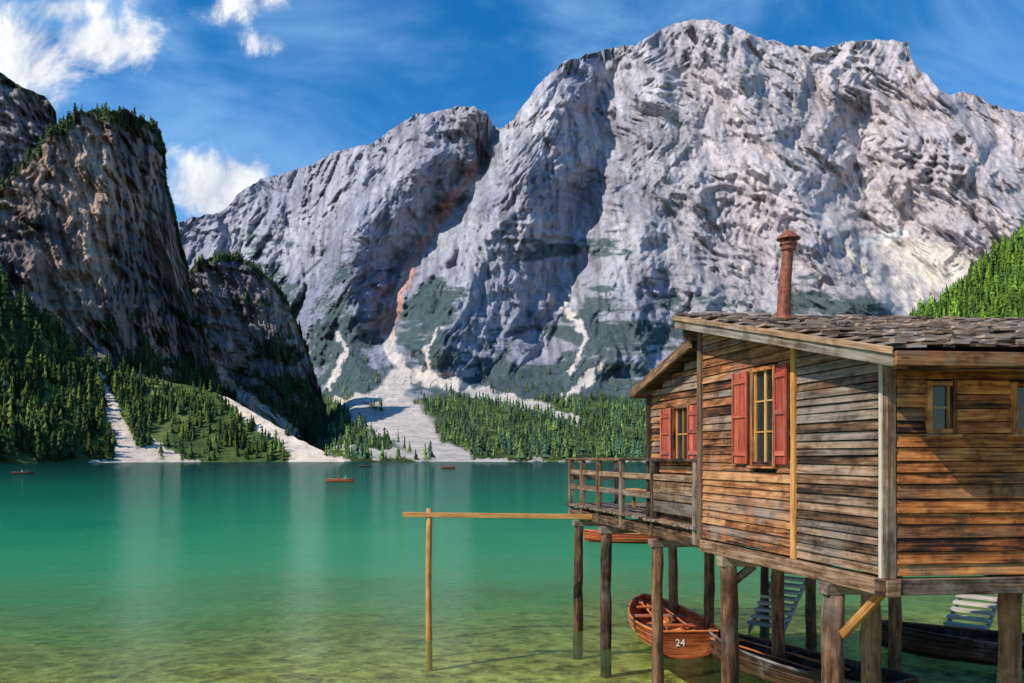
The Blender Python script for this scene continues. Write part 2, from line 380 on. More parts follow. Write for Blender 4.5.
face('mountain.001',[(-500,60),(-200,40),(-60,52),(0,72),(20,86),(35,92),(47,97),(56,112),(62,170),(70,300)],-500,75,2.0,200,[(-500,1100),(0,1300),(80,1420)],[(-.02,0),(0,60),(.1,200),(.5,420)],mk_relief(60,200),mk_colour(200,400,1.6,[],base=(.21,.20,.245),light=(.44,.39,.40)),M_rock_near,jag=2.5,jseed=210)
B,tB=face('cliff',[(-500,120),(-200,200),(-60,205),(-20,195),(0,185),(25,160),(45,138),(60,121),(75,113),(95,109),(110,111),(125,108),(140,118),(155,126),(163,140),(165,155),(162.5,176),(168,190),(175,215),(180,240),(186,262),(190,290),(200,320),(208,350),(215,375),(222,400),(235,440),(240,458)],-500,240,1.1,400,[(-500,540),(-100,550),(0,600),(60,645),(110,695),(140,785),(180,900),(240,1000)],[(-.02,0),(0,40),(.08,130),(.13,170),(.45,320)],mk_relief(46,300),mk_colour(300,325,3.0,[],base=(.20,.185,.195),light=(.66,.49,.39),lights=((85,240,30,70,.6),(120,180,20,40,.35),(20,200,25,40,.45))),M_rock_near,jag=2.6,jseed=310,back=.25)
Cc,tC=face('cliff.001',[(150,330),(180,300),(186,274),(195,263),(210,257),(230,255),(250,262),(265,275),(280,290),(292,310),(300,330),(308,350),(315,375),(322,398),(328,420),(333,440),(340,460)],150,340,.9,290,[(150,1000),(230,1040),(280,1090),(340,1220)],[(-.02,0),(0,60),(.06,150),(.3,270)],mk_relief(42,400),mk_colour(400,335,2.8,[[(205,345,4),(225,380,6),(250,405,8),(290,435,8)]],base=(.20,.20,.23),light=(.54,.47,.44)),M_rock_near,jag=2.2,jseed=410,back=.2)
Gg,tG=face('hillside',[(-500,60),(-200,150),(-80,215),(0,285),(20,300),(50,330),(80,355),(95,372),(130,374),(160,380),(190,386),(215,392),(240,404),(260,416),(280,428),(300,440),(325,452),(345,460)],-500,345,1.4,160,[(-500,330),(-80,400),(0,455),(100,540),(200,580),(345,598)],[(-.02,0),(0,25),(.1,130),(.4,260)],mk_relief(9,500),
   mk_colour(500,250,.8,[[(98,372,4),(108,400,7),(120,430,9),(128,455,13),(135,463,26)],[(208,372,4),(225,395,5),(250,415,7),(285,440,8),(318,462,15)],[(290,460,3),(340,460,4)],[(90,463,2.5),(200,463,2.5)],[(150,440,3),(175,460,6)]],veglo=(.07,.11,.038),thr=(.0,.24),meadow=(.18,.225,.065),meada=.9),M_slope,jag=1.2,jseed=510,back=.3)
Rr,tR=face('hillside.001',[(840,400),(880,345),(905,326),(925,308),(945,298),(960,284),(975,270),(1000,249),(1024,230),(1060,204),(1120,154),(1300,40),(1500,-60)],840,1500,2.0,140,[(840,330),(1024,260),(1500,200)],[(-.02,0),(0,20),(.1,70),(.4,170)],mk_relief(9,600),mk_colour(600,200,.3,[],veglo=(.055,.11,.022),thr=(-.9,-.5),meadow=(.08,.13,.03)),M_slope,jag=1.2,jseed=610,back=.3)

# ---- trees
def conifer_template(seed,tiers=5,n=8):
    r=np.random.default_rng(seed); V=[];Fc=[]
    for z,rr in ((-.05,.022),(.25,.016)):
        for k in range(4): V.append((rr*math.cos(k*math.pi/2),rr*math.sin(k*math.pi/2),z))
    for k in range(4): Fc.append((k,(k+1)%4,4+(k+1)%4,4+k))
    for i in range(tiers):
        f=i/tiers; zb=.08+.85*f; zt=min(1.0,zb+.34*(1-f*.55)); R=.16*(1-f)**.85+.018
        b=len(V); ph=r.uniform(0,6); ox,oy=r.uniform(-.02,.02,2)
        for k in range(n):
            t=2*math.pi*k/n+ph; rr=R*(1.0 if k%2==0 else .45)*r.uniform(.6,1.4)
            V.append((ox+rr*math.cos(t),oy+rr*math.sin(t),zb+r.uniform(-.045,.035)-(0 if k%2 else .03)))
        V.append((r.uniform(-.008,.008),r.uniform(-.008,.008),zt)); a=len(V)-1
        for k in range(n): Fc.append((b+k,b+(k+1)%n,a))
    return np.array(V),Fc
def forest(name,P,mask,count,hmin,hmax,cols,seed,tiers=4,n=7,hfun=None):
    r=np.random.default_rng(seed)
    du=P[:-1,1:]-P[:-1,:-1]; dv=P[1:,:-1]-P[:-1,:-1]
    area=np.linalg.norm(np.cross(du,dv),axis=-1)
    w=(area*mask[:-1,:-1]); w[P[:-1,:-1,2]<.3]=0; w=w.ravel(); w/=w.sum()
    ch=r.choice(len(w),count,p=w); nc=P.shape[1]-1
    i=ch//nc; j=ch%nc; a=r.random((count,1)); b=r.random((count,1))
    pos=P[i,j]+du[i,j]*a+dv[i,j]*b
    NT=8
    temps=[conifer_template(seed*31+q,tiers,n) for q in range(NT)]
    VV=[];FF=[];CC=[];off=0
    hs=r.uniform(hmin,hmax,count)*np.where(r.random(count)<.35,r.uniform(.35,.75,count),1); ws=r.uniform(.7,1.5,count); rot=r.uniform(0,6.28,count)
    if hfun: hs=hs*hfun(pos)
    patch=1+.9*fbm(pos[:,0]/60,pos[:,1]/60,3,seed+900)
    cols=np.array(cols); cm=cols[r.integers(0,len(cols),count)]*(r.uniform(.6,1.4,count)*patch)[:,None]
    for m in range(count):
        V,Fc=temps[m%NT]; c,s=math.cos(rot[m]),math.sin(rot[m])
        v=np.empty_like(V); v[:,0]=(V[:,0]*c-V[:,1]*s)*hs[m]*ws[m]; v[:,1]=(V[:,0]*s+V[:,1]*c)*hs[m]*ws[m]; v[:,2]=V[:,2]*hs[m]
        v+=pos[m]; VV.append(v); CC.append(np.broadcast_to(cm[m],(len(V),3)))
        FF.append((m%NT,off)); off+=len(V)
    VV=np.concatenate(VV); CC=np.clip(np.concatenate(CC),.005,.4)
    T=[];Q=[]
    tt=[np.array([f for f in t[1] if len(f)==3]) for t in temps]; qq=[np.array([f for f in t[1] if len(f)==4]) for t in temps]
    for ti,o in FF: T.append(tt[ti]+o); Q.append(qq[ti]+o)
    T=np.concatenate(T);Q=np.concatenate(Q)
    me=bpy.data.meshes.new(name); me.vertices.add(len(VV)); me.vertices.foreach_set('co',VV.reshape(-1).astype(np.float32))
    li=np.concatenate([T.ravel(),Q.ravel()]); me.loops.add(len(li)); me.loops.foreach_set('vertex_index',li.astype(np.int32))
    nT,nQ=len(T),len(Q); me.polygons.add(nT+nQ)
    st=np.concatenate([np.arange(nT)*3,nT*3+np.arange(nQ)*4]); me.polygons.foreach_set('loop_start',st.astype(np.int32))
    me.polygons.foreach_set('loop_total',np.concatenate([np.full(nT,3),np.full(nQ,4)]).astype(np.int32)); me.update(calc_edges=True)
    ca=me.color_attributes.new('Col','FLOAT_COLOR','POINT'); C4=np.concatenate([CC,np.ones((len(CC),1))],1); ca.data.foreach_set('color',C4.reshape(-1).astype(np.float32))
    me.materials.append(M_leaf); o=bpy.data.objects.new(name,me); link(o); return o
gd=[(.035,.065,.022),(.055,.095,.027),(.03,.058,.026),(.11,.15,.035)]
forest('conifer_forest',PM,treeM,11000,8,19,[(.055,.105,.055),(.08,.14,.055),(.05,.095,.06),(.13,.20,.06)],1)  # tree colours lightened and blued to stand in for haze
forest('conifer_forest.001',Gg,tG,4800,10,24,gd,2,tiers=5,n=8,hfun=lambda p: np.interp(p[:,0]/p[:,1],[-.64,-.52,-.45],[1,.8,.58]))
forest('conifer_forest.002',B,tB,7000,6,16,[(.035,.062,.024),(.06,.09,.028)],3)
forest('conifer_forest.003',Cc,tC,3400,8,17,[(.04,.068,.032),(.065,.10,.036)],4)
forest('conifer_forest.004',Rr,tR,9500,4.5,9.5,[(.08,.15,.025),(.13,.22,.03),(.055,.11,.025)],5,tiers=5,n=8)

# ---------------------------------------------------------------- ground / lake bed + water
def bed():
    ys=np.concatenate([np.linspace(-60,60,90),np.geomspace(62,9000,40)]); xs=np.concatenate([-np.geomspace(9000,62,30),np.linspace(-60,60,110),np.geomspace(62,9000,30)])
    X,Y=np.meshgrid(xs,ys)
    d=.45+.028*np.clip(Y-10,0,1e9)+.00*X; d=np.clip(d,.4,6)+ .15*fbm(X/5,Y/5,4,900)
    P=np.stack([X,Y,-d],-1); C=rgb((.33,.27,.12),X.shape)
    m,nt,out=new_mat('lake_bed_gravel')
    tc=N(nt,'ShaderNodeTexCoord')
    v=N(nt,'ShaderNodeTexVoronoi',i_Scale=4.0); nt.links.new(tc.outputs['Object'],v.inputs['Vector'])
    n=N(nt,'ShaderNodeTexNoise',i_Scale=1.2,i_Detail=10.0,i_Roughness=.78); nt.links.new(tc.outputs['Object'],n.inputs['Vector'])
    r=ramp(nt,[(.38,(.12,.10,.05)),(.49,(.44,.36,.18)),(.62,(.74,.64,.38))]); nt.links.new(n.outputs['Fac'],r.inputs[0])
    r2=ramp(nt,[(0,(.3,.3,.28)),(.4,(1.0,1.0,1.0)),(1,(1.15,1.15,1.1))]); nt.links.new(v.outputs['Color'],r2.inputs[0])
    c=mixc(nt,1.0,r.outputs[0],r2.outputs[0],'MULTIPLY')
    b=N(nt,'ShaderNodeBsdfDiffuse'); nt.links.new(c,b.inputs[0]); nt.links.new(b.outputs[0],out.inputs[0])
    grid_mesh('ground',P,C,m)
bed()
def water():
    me=bpy.data.meshes.new('lake_water'); s=9000
    me.from_pydata([(-s,-60,0),(s,-60,0),(s,1500,0),(-s,1500,0)],[],[(0,1,2,3)])
    m,nt,out=new_mat('lake_water')
    tc=N(nt,'ShaderNodeTexCoord'); sp=N(nt,'ShaderNodeSeparateXYZ'); nt.links.new(tc.outputs['Object'],sp.inputs[0])
    nz=N(nt,'ShaderNodeTexNoise',i_Scale=.16,i_Detail=7.0,i_Roughness=.65); nt.links.new(tc.outputs['Object'],nz.inputs['Vector'])
    nb=N(nt,'ShaderNodeTexNoise',i_Scale=.012,i_Detail=4.0); nt.links.new(tc.outputs['Object'],nb.inputs['Vector'])
    yy=mathn(nt,'MULTIPLY',sp.outputs[1],mathn(nt,'ADD',.72,mathn(nt,'MULTIPLY',nz.outputs['Fac'],.75)))
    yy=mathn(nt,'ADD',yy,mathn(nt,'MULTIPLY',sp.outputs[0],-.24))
    yy=mathn(nt,'MULTIPLY',yy,mathn(nt,'ADD',.6,mathn(nt,'MULTIPLY',nb.outputs['Fac'],.9)))
    lg=mathn(nt,'LOGARITHM',mathn(nt,'MAXIMUM',yy,1.0),10.0)
    f=mathn(nt,'DIVIDE',lg,3.0)
    colr=ramp(nt,[(.40,(.22,.27,.09)),(.47,(.11,.29,.11)),(.53,(.035,.26,.115)),(.60,(.008,.185,.09)),(.68,(.002,.115,.065)),(.78,(.0015,.055,.042)),(.9,(.001,.022,.026))]); nt.links.new(f,colr.inputs[0])  # far stops darkened in colour to stand for the reflected forest
    opr=ramp(nt,[(.42,(.08,)*3),(.46,(.42,)*3),(.51,(.86,)*3),(.56,(1,)*3)]); nt.links.new(f,opr.inputs[0])
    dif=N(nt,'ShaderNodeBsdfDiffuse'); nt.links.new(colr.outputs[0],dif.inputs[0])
    tr=N(nt,'ShaderNodeBsdfTransparent'); tr.inputs[0].default_value=(.80,.94,.62,1)
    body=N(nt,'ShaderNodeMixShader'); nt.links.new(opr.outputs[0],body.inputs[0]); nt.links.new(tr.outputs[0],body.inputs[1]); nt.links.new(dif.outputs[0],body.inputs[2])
    mp=N(nt,'ShaderNodeMapping'); mp.inputs['Scale'].default_value=(1,1.6,1); nt.links.new(tc.outputs['Object'],mp.inputs[0])
    w1=N(nt,'ShaderNodeTexNoise',i_Scale=2.4,i_Detail=5.0,i_Roughness=.62); nt.links.new(mp.outputs[0],w1.inputs['Vector'])
    w2=N(nt,'ShaderNodeTexNoise',i_Scale=.35,i_Detail=3.0); nt.links.new(mp.outputs[0],w2.inputs['Vector'])
    h=mathn(nt,'ADD',mathn(nt,'MULTIPLY',w1.outputs['Fac'],.10),mathn(nt,'MULTIPLY',w2.outputs['Fac'],.15))
    bp=N(nt,'ShaderNodeBump',i_Strength=1.0,i_Distance=1.0); nt.links.new(h,bp.inputs['Height'])
    gl=N(nt,'ShaderNodeBsdfGlossy'); gl.inputs['Roughness'].default_value=.035; gl.inputs[0].default_value=(.70,.95,.86,1); nt.links.new(bp.outputs[0],gl.inputs['Normal'])
    fr=N(nt,'ShaderNodeFresnel',i_IOR=1.33); nt.links.new(bp.outputs[0],fr.inputs['Normal'])
    fac=mathn(nt,'MINIMUM',mathn(nt,'MULTIPLY',fr.outputs[0],.70),.45)
    mx=N(nt,'ShaderNodeMixShader'); nt.links.new(fac,mx.inputs[0]); nt.links.new(body.outputs[0],mx.inputs[1]); nt.links.new(gl.outputs[0],mx.inputs[2])
    nt.links.new(mx.outputs[0],out.inputs[0]); me.materials.append(m)
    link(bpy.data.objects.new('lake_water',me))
water()

# ---------------------------------------------------------------- boathouse
house=empty('wooden_boathouse')
def P(b,a,z): return (4.44+.995*b-.237*a, 9.4+.1*b+.9715*a, H+z)   # z relative to eye level
AR=4.8
def roofz(a): return 1.15+.233*(a+.64) if a<=AR else 2.08-.262*(a-4.6)
FL=-1.25   # floor top
def board_wall(bl,axis,lo,hi,z0,z1,bh,holes,off,th,ztop=None,seg=(1.6,3.4),tone=None):
    z=z0
    while z<z1-.01:
        zt=min(z+bh*random.uniform(.82,1.18),z1)
        ivs=[(lo,hi)]
        if ztop:
            ss=[s for s in np.arange(lo,hi+.001,.02) if ztop(s)>zt-.05]
            if not ss: break
            ivs=[(min(ss),max(ss))]
        for (h0,h1,hz0,hz1) in holes:
            if zt>hz0+.01 and z<hz1-.01:
                nv=[]
                for (p,q) in ivs:
                    if q<=h0 or p>=h1: nv.append((p,q))
                    else:
                        if p<h0: nv.append((p,h0))
                        if q>h1: nv.append((h1,q))
                ivs=nv
        for (p,q) in ivs:
            s=p
            while s<q-.02:
                e=min(s+random.uniform(*seg),q)
                if q-e<.4: e=q
                lap=.02
                prot=random.uniform(-.006,.008); sag=random.uniform(-.008,.008)
                def fn2(x,y,zz,z=z,zt=zt,s=s,e=e):
                    k=(zt-zz)/(zt-z); o=(-th+prot-lap*1.5*k) if y<.5 else 0.0
                    zz=zz+sag*((x-s)/(e-s)-.5)
                    return P(off+o,x,zz) if axis=='a' else P(x,off+o,zz)
                bl.box(s+.003,e-.003,0,1,z+.005,zt-.005,fn2,jit=.003,axis=0,tone=(None if tone is None else np.clip(random.gauss(tone,.27),0,1)))
                s=e
        z=zt
bk=Bld()
def slab_poly(bl,pts,thv):
    base=len(bl.v); n=len(pts)
    for p in pts: bl.v.append(p)
    for p in pts: bl.v.append(tuple(Vector(p)+Vector(thv)))
    bl.f.append(tuple(range(base,base+n))); bl.f.append(tuple(range(base+n,base+2*n)))
    for i in range(n): bl.f.append((base+i,base+(i+1)%n,base+n+(i+1)%n,base+n+i))
    for f in bl.f[-(n+2):]:
        for _ in f: bl.uv.append((0,0)); bl.c.append((.5,.5,.5,1))
slab_poly(bk,[P(.03,.03,FL),P(.03,4.6,FL),P(.03,4.6,roofz(4.6)-.16),P(.03,.03,roofz(0)-.16)],(.04,.0,0))
slab_poly(bk,[P(.17,4.62,FL),P(.17,7.08,FL),P(.17,7.08,roofz(7.1)-.16),P(.17,4.62,roofz(4.9)-.2)],(.04,0,0))
slab_poly(bk,[P(.08,.03,FL),P(7,.03,FL),P(7,.03,roofz(0)-.16),P(.08,.03,roofz(0)-.16)],(0,.04,0))
slab_poly(bk,[P(.25,7.05,FL),P(5,7.05,FL),P(5,7.05,roofz(7.1)-.16),P(.25,7.05,roofz(7.1)-.16)],(0,.04,0))
slab_poly(bk,[P(7,.1,FL),P(7,7,FL),P(7,7,roofz(7.1)-.16),P(7,4.7,roofz(4.7)-.2),P(7,.1,roofz(0)-.16)],(.04,0,0))
bk.obj('inner_wall',M_inside,house)
WZ0,WZ1=-.15,1.34
f1=Bld(); board_wall(f1,'a',1.86,4.56,FL-.17,3,.135,[(2.25,2.92,WZ0,WZ1)],0,.035,ztop=lambda s:roofz(s)-.14,tone=.5); f1.obj('facade_boards',W_orange,house,bevel=.004)
f2=Bld(); board_wall(f2,'a',.07,1.78,FL-.17,3,.115,[],0,.035,ztop=lambda s:roofz(s)-.14,seg=(1.7,2)); f2.obj('weathered_boards',W_grey,house,bevel=.004)
f3=Bld(); board_wall(f3,'a',4.66,7.1,FL-.17,3,.125,[(5.32,5.98,-.12,.94)],.14,.035,ztop=lambda s:roofz(s)-.14,tone=.5); f3.obj('rear_facade_boards',W_orange,house,bevel=.004)
f4=Bld(); board_wall(f4,'b',.07,7,FL-.17,roofz(0)-.14,.15,[(.44,.80,.27,.88),(1.52,1.98,.27,.88)],0,.035,seg=(2.2,4),tone=.55); f4.obj('end_wall_boards',W_near,house,bevel=.004)
f5=Bld(); board_wall(f5,'b',.2,5,FL,roofz(7.1)-.14,.15,[],7.15,.03); f5.obj('rear_end_boards',W_grey,house)
tr=Bld()
tr.box(-.055,.06,-.06,.065,FL-.24,roofz(0)-.12,P,jit=.003)
tr.obj('corner_post',W_grey,house,bevel=.006)
tr=Bld(); tr.box(-.075,-.058,.01,.062,FL-.22,roofz(0)-.14,P,jit=.002); tr.obj('corner_trim',W_pale,house)
t2=Bld()
t2.box(-.085,-.035,1.775,1.87,FL-.2,roofz(1.8)-.13,P,jit=.003,tone=.5)
t2.obj('facade_batten',W_yellow,house,bevel=.005)
t3=Bld()
t3.box(-.09,.02,4.56,4.70,FL-.24,roofz(4.6)-.14,P,jit=.003)
t3.box(.02,.12,7.08,7.18,FL-.2,roofz(7.1)-.13,P,jit=.003)
t3.obj('wall_posts',W_dark,house,bevel=.006)
sb=Bld()
sb.box(-.10,.08,-.12,4.56,FL-.40,FL-.20,P,jit=.005)
sb.box(-.06,.10,4.60,12.15,FL-.36,FL-.14,P,jit=.005)
sb.box(-.12,7,-.10,.08,FL-.385,FL-.195,P,jit=.005)
for a in (1.05,3.8,6.6,9.5,11.5): sb.box(-.14,6.8,a-.10,a+.10,FL-.56,FL-.402,P,jit=.005)
for b in (2.5,5.0): sb.box(b-.1,b+.1,.2,12.1,FL-.397,FL-.22,P,jit=.005)
sb.box(.11,6,12.0,12.14,FL-.35,FL-.14,P,jit=.005)
sb.obj('sill_beams',W_grey,house,bevel=.01)
dk=Bld()
a=.1
while a<12.2:
    w=random.uniform(.14,.18)
    dk.box(random.uniform(-.17,-.10) if a>4.7 else .05,6.5,a,a+w-.012,FL-.05,FL,P,jit=.003); a+=w
dk.obj('deck_boards',W_grey,house,bevel=.004)
def window(nm,axis,off,s0,s1,z0,z1,cols,rows,shut=None,framemat=W_near,sill=True):
    def Q(s,o,z): return P(off-o,s,z) if axis=='a' else P(s,off-o,z)
    g=Bld(); g.box(s0,s1,-.01,.0,z0,z1,Q); g.obj(nm+'_glass',M_glass,house)
    fr=Bld(); t=.045
    fr.box(s0-t,s0+.012,-.02,.075,z0-t,z1+t,Q,jit=.001); fr.box(s1-.012,s1+t,-.02,.075,z0-t,z1+t,Q,jit=.001)
    fr.box(s0+.012,s1-.012,-.02,.073,z1-.012,z1+t,Q,jit=.001); fr.box(s0+.012,s1-.012,-.02,.073,z0-t,z0+.012,Q,jit=.001)
    if sill: fr.box(s0-.08,s1+.08,-.02,.11,z0-t-.04,z0-t-.002,Q,jit=.001)
    fr.obj(nm+'_frame',framemat,house,bevel=.003)
    mu=Bld()
    for i in range(1,cols):
        s=s0+(s1-s0)*i/cols; mu.box(s-.02,s+.02,.002,.025,z0+.012,z1-.012,Q)
    for j in range(1,rows):
        z=z0+(z1-z0)*j/rows; mu.box(s0+.012,s1-.012,.002,.021,z-.012,z+.012,Q)
    for (p,q) in ((s0+.012,s0+.04),(s1-.04,s1-.012)): mu.box(p,q,.002,.03,z0+.012,z1-.012,Q)
    mu.obj(nm+'_muntins',W_yellow,house)
    if shut:
        sh=Bld()
        for (p,q) in shut:
            n=3; w=(q-p)/n
            for i in range(n): sh.box(p+i*w+.003,p+(i+1)*w-.003,.055,.085,z0-.02,z1+.02,Q,jit=.001)
            for zz in (z0+.10,z1-.16,(z0+z1)/2): sh.box(p+.01,q-.01,.085,.108,zz,zz+.07,Q,jit=.001)
            sh.box(p-.012,p+.03,.09,.112,z0-.025,z1+.025,Q); sh.box(q-.03,q+.012,.09,.112,z0-.025,z1+.025,Q)
        sh.obj(nm+'_shutters',W_red,house,bevel=.003)
window('window','a',-.02,2.29,2.88,WZ0+.05,WZ1-.05,2,3,shut=((1.90,2.21),(2.97,3.40)))
window('rear_window','a',.12,5.36,5.94,-.08,.90,2,2,shut=((4.78,5.28),(6.02,6.46)))
window('small_window','b',-.01,.48,.76,.31,.84,1,2,sill=True)
window('small_window_b','b',-.01,1.56,1.94,.31,.84,1,2,sill=True)
# roof
BO=-.40
def Rn(b,a,n): return P(b,a,roofz(a)+n)
rf=Bld()
a=-.62
while a<AR-.05:
    b=BO+random.uniform(0,.05)
    while b<7.4:
        w=random.uniform(.11,.27); l=.50
        lift=.07+random.uniform(0,.045)
        a1=min(a+l,AR); aj=a+random.uniform(-.06,.05); tw=random.uniform(-.02,.02)
        def fn(x,y,z,aj=aj,a1=a1,lift=lift,b=b,w=w,tw=tw):
            k=(a1-y)/(a1-aj); return P(x,y,roofz(min(y,AR))-.02+z+lift*k+tw*k*((x-b)/w-.5))
        rf.box(b+.006,b+w-.006,aj,a1,0,.03,fn,jit=.004,axis=1); b+=w
    a+=.33
a=7.42
while a>AR+.1:
    b=-.22+random.uniform(0,.05)
    while b<6.4:
        w=random.uniform(.12,.25); aj=a+random.uniform(-.03,.03); a1=max(a-.48,AR-.1)
        lift=.06+random.uniform(0,.04)
        def fn(x,y,z,aj=aj,a1=a1,lift=lift):
            k=(y-a1)/(aj-a1); return P(x,y,2.08-.262*(y-4.6)-.02+z+lift*k)
        rf.box(b+.004,b+w-.004,a1,aj,0,.03,fn,jit=.004,axis=1); b+=w
    a-=.33
b=BO
while b<7.3:
    w=random.uniform(.12,.25); h=random.uniform(.0,.05)
    rf.box(b,b+w-.006,AR-.22,AR+.06,.06+h,.09+h,lambda x,y,z:P(x,y,roofz(AR)+.233*(y-AR)+z),jit=.006,axis=1); b+=w
rf.obj('roof_shingles',W_shingle,house)
rs=Bld()
a=-.60
while a<AR-.02:
    rs.box(BO+.05,7.2,a,min(a+.19,AR),-.055,-.025,lambda x,y,z:P(x,y,1.15+.233*(y+.64)+z)); a+=.2
a=AR+.0
while a<7.38:
    rs.box(-.16,6.2,a,a+.19,-.055,-.025,lambda x,y,z:P(x,y,2.08-.262*(y-4.6)+z)); a+=.2
rs.obj('roof_sheathing',W_dark,house)
vg=Bld()
vg.box(BO-.03,BO+.03,-.66,AR+.04,-.17,-.035,lambda x,y,z:P(x,y,1.15+.233*(y+.64)+z),jit=.004,axis=1,tone=.25)
vg.box(BO-.06,BO-.032,-.68,AR+.06,-.03,.055,lambda x,y,z:P(x,y,1.15+.233*(y+.64)+z),jit=.004,axis=1,tone=.7)
vg.box(-.23,-.17,4.7,7.44,-.16,.03,lambda x,y,z:P(x,y,2.08-.262*(y-4.6)+z),jit=.004,axis=1)
vg.obj('verge_boards',W_verge,house,bevel=.006)
ev=Bld()
ev.box(BO-.01,7.4,-.70,-.655,1.01-.02,1.15,P,jit=.004,tone=.35)
ev.box(BO+.03,7.4,-.655,-.58,.95,1.06,P,jit=.004,tone=.2)
ev.box(-.2,6.3,7.40,7.45,1.20,1.33,P,jit=.004)
ev.obj('eave_fascia',W_near,house,bevel=.008)
ra=Bld()
for b in np.arange(.2,7,.75): ra.box(b,b+.09,-.60,AR-.1,-.19,-.06,lambda x,y,z:P(x,y,1.15+.233*(y+.64)+z),axis=1)
for aa in (-.05,1.8,3.4,4.55): ra.box(BO+.04,.02,aa-.055,aa+.055,-.20,-.065,Rn,axis=0)
for aa in (5.2,6.2,7.1): ra.box(-.16,.14,aa-.05,aa+.05,-.18,-.06,Rn,axis=0)
ra.obj('rafters',W_dark,house,bevel=.005)
rw=Bld(); rw.box(BO+.1,7.2,AR-.05,AR,-.35,-.03,lambda x,y,z:P(x,y,roofz(AR)+z)); rw.obj('ridge_board',W_dark,house)
# chimney
ch=Bld(); cx,cy=4.62,13.45
ch.tube([(cx-.04,cy,H+2.2),(cx+.0,cy,H+3.0),(cx+.05,cy,H+3.52)],[.12,.10,.085],16)
ch.tube([(cx-.03,cy,H+2.30),(cx-.03,cy,H+2.36)],[.16,.125],16)
ch.tube([(cx+.05,cy,H+3.48),(cx+.05,cy,H+3.58)],.125,16)
ch.tube([(cx+.05,cy,H+3.56),(cx+.05,cy,H+3.60)],.145,16)
ch.tube([(cx+.05,cy,H+3.66),(cx+.05,cy,H+3.68),(cx+.05,cy,H+3.80),(cx+.05,cy,H+3.815)],[.20,.195,.06,.02],16)
for k in range(6):
    t=k*math.pi/3+.4; ch.tube([(cx+.05+.115*math.cos(t),cy+.115*math.sin(t),H+3.5),(cx+.05+.125*math.cos(t),cy+.125*math.sin(t),H+3.69)],.010,6)
ch.obj('chimney_pipe',M_rust,house)
# railing
rl=Bld()
top=-.05
for a in (4.85,6.7,8.4,9.9,11.1,12.05):
    rl.box(-.075,.035,a-.055,a+.055,FL-.32,top-.04+.02,P,jit=.008)
rl.box(-.09,.05,4.72,8.42,top-.05,top+.005,P,jit=.008); rl.box(-.09,.05,8.43,12.2,top-.055,top+.0,P,jit=.008)
rl.box(-.045,.0,4.72,12.1,-.48,-.36,P,jit=.01); rl.box(-.045,.0,4.72,12.1,-.86,-.73,P,jit=.01)
rl.box(-.055,.0,4.75,6.65,-.72,-.50,P,jit=.004); rl.box(-.055,.0,4.75,6.65,-1.1,-.88,P,jit=.004)
for b in (1.2,2.4,3.6,4.8,6.0): rl.box(b-.05,b+.05,12.0,12.1,FL-.3,top-.05,P,jit=.006)
rl.box(.05,6.1,11.98,12.12,top-.05,top+.004,P,jit=.006)
rl.box(.05,6.1,12.03,12.07,-.62,-.5,P,jit=.006)
rl.obj('deck_railing',W_grey,house,bevel=.007)
# piles
pl=Bld()
rads={1.05:.155,3.8:.155,6.6:.125,9.5:.125,11.5:.12}
for b in (.02,2.5,5.0):
    for a in (1.05,3.8,6.6,9.5,11.5):
        r=rads[a]*random.uniform(.92,1.08); jx,jy=random.uniform(-.06,.06),random.uniform(-.06,.06)
        p0=Vector(P(b,a,0)); n=16; pts=[];rr=[]
        for i in range(n):
            z=-2.2+(H+FL-.56+2.2)*i/(n-1); f=i/(n-1)
            pts.append((p0.x+jx*(1-f)+random.uniform(-.012,.012),p0.y+jy*(1-f),z)); rr.append(r*(1.05-.12*f)*random.uniform(.94,1.06))
        pl.tube(pts,rr,14,.08)
pl.obj('support_piles',W_post,house,smooth=True)
br=Bld()
def strut(bl,p,q,w=.05,h=.08):
    p=Vector(p);q=Vector(q);d=(q-p).normalized(); s=d.cross(Vector((0,0,1))).normalized(); u=s.cross(d)
    L=(q-p).length
    bl.box(0,L,-w,w,-h,h,lambda x,y,z:tuple(p+d*x+s*y+u*z),jit=.003,axis=0)
strut(br,P(.02,.86,-2.30),P(.10,.22,FL-.39),.04,.05)
br.obj('diagonal_brace',W_yellow,house,bevel=.005)
b2=Bld()
strut(b2,P(0,3.8,-2.15),P(.45,3.8,FL-.56),.045,.06)
b2.obj('braces',W_grey,house,bevel=.005)
def stairs(nm,p_top,p_bot,width,n):
    s=Bld(); pt=Vector(p_top); pb=Vector(p_bot); d=(pb-pt)
    dx=Vector((d.x,d.y,0)).normalized(); side=Vector((-dx.y,dx.x,0))
    for o in (-.03,width+.03):
        a=pt+side*o; b=pb+side*o; L=(b-a).length; dd=(b-a).normalized()
        s.box(0,L,-.022,.022,-.16,.0,lambda x,y,z,a=a,dd=dd:tuple(a+dd*x+side*y+Vector((0,0,z))),tone=.1)
    for i in range(n):
        c=pt+d*((i+.5)/n)
        s.box(-.14,.14,-.06,width+.06,-.0,.07,lambda x,y,z,c=c:tuple(c+dx*x+side*y+Vector((0,0,z+.02))),jit=.004,tone=.7)
    s.obj(nm,W_pale,house)  # steps lie in house shade; sunlight is put into the pale colour
stairs('stairs',(7.5,21.9,1.70),(6.1,20.4,.1),.8,11)
stairs('stairs_b',(12.0,21.0,1.2),(10.5,19.4,.1),.8,8)
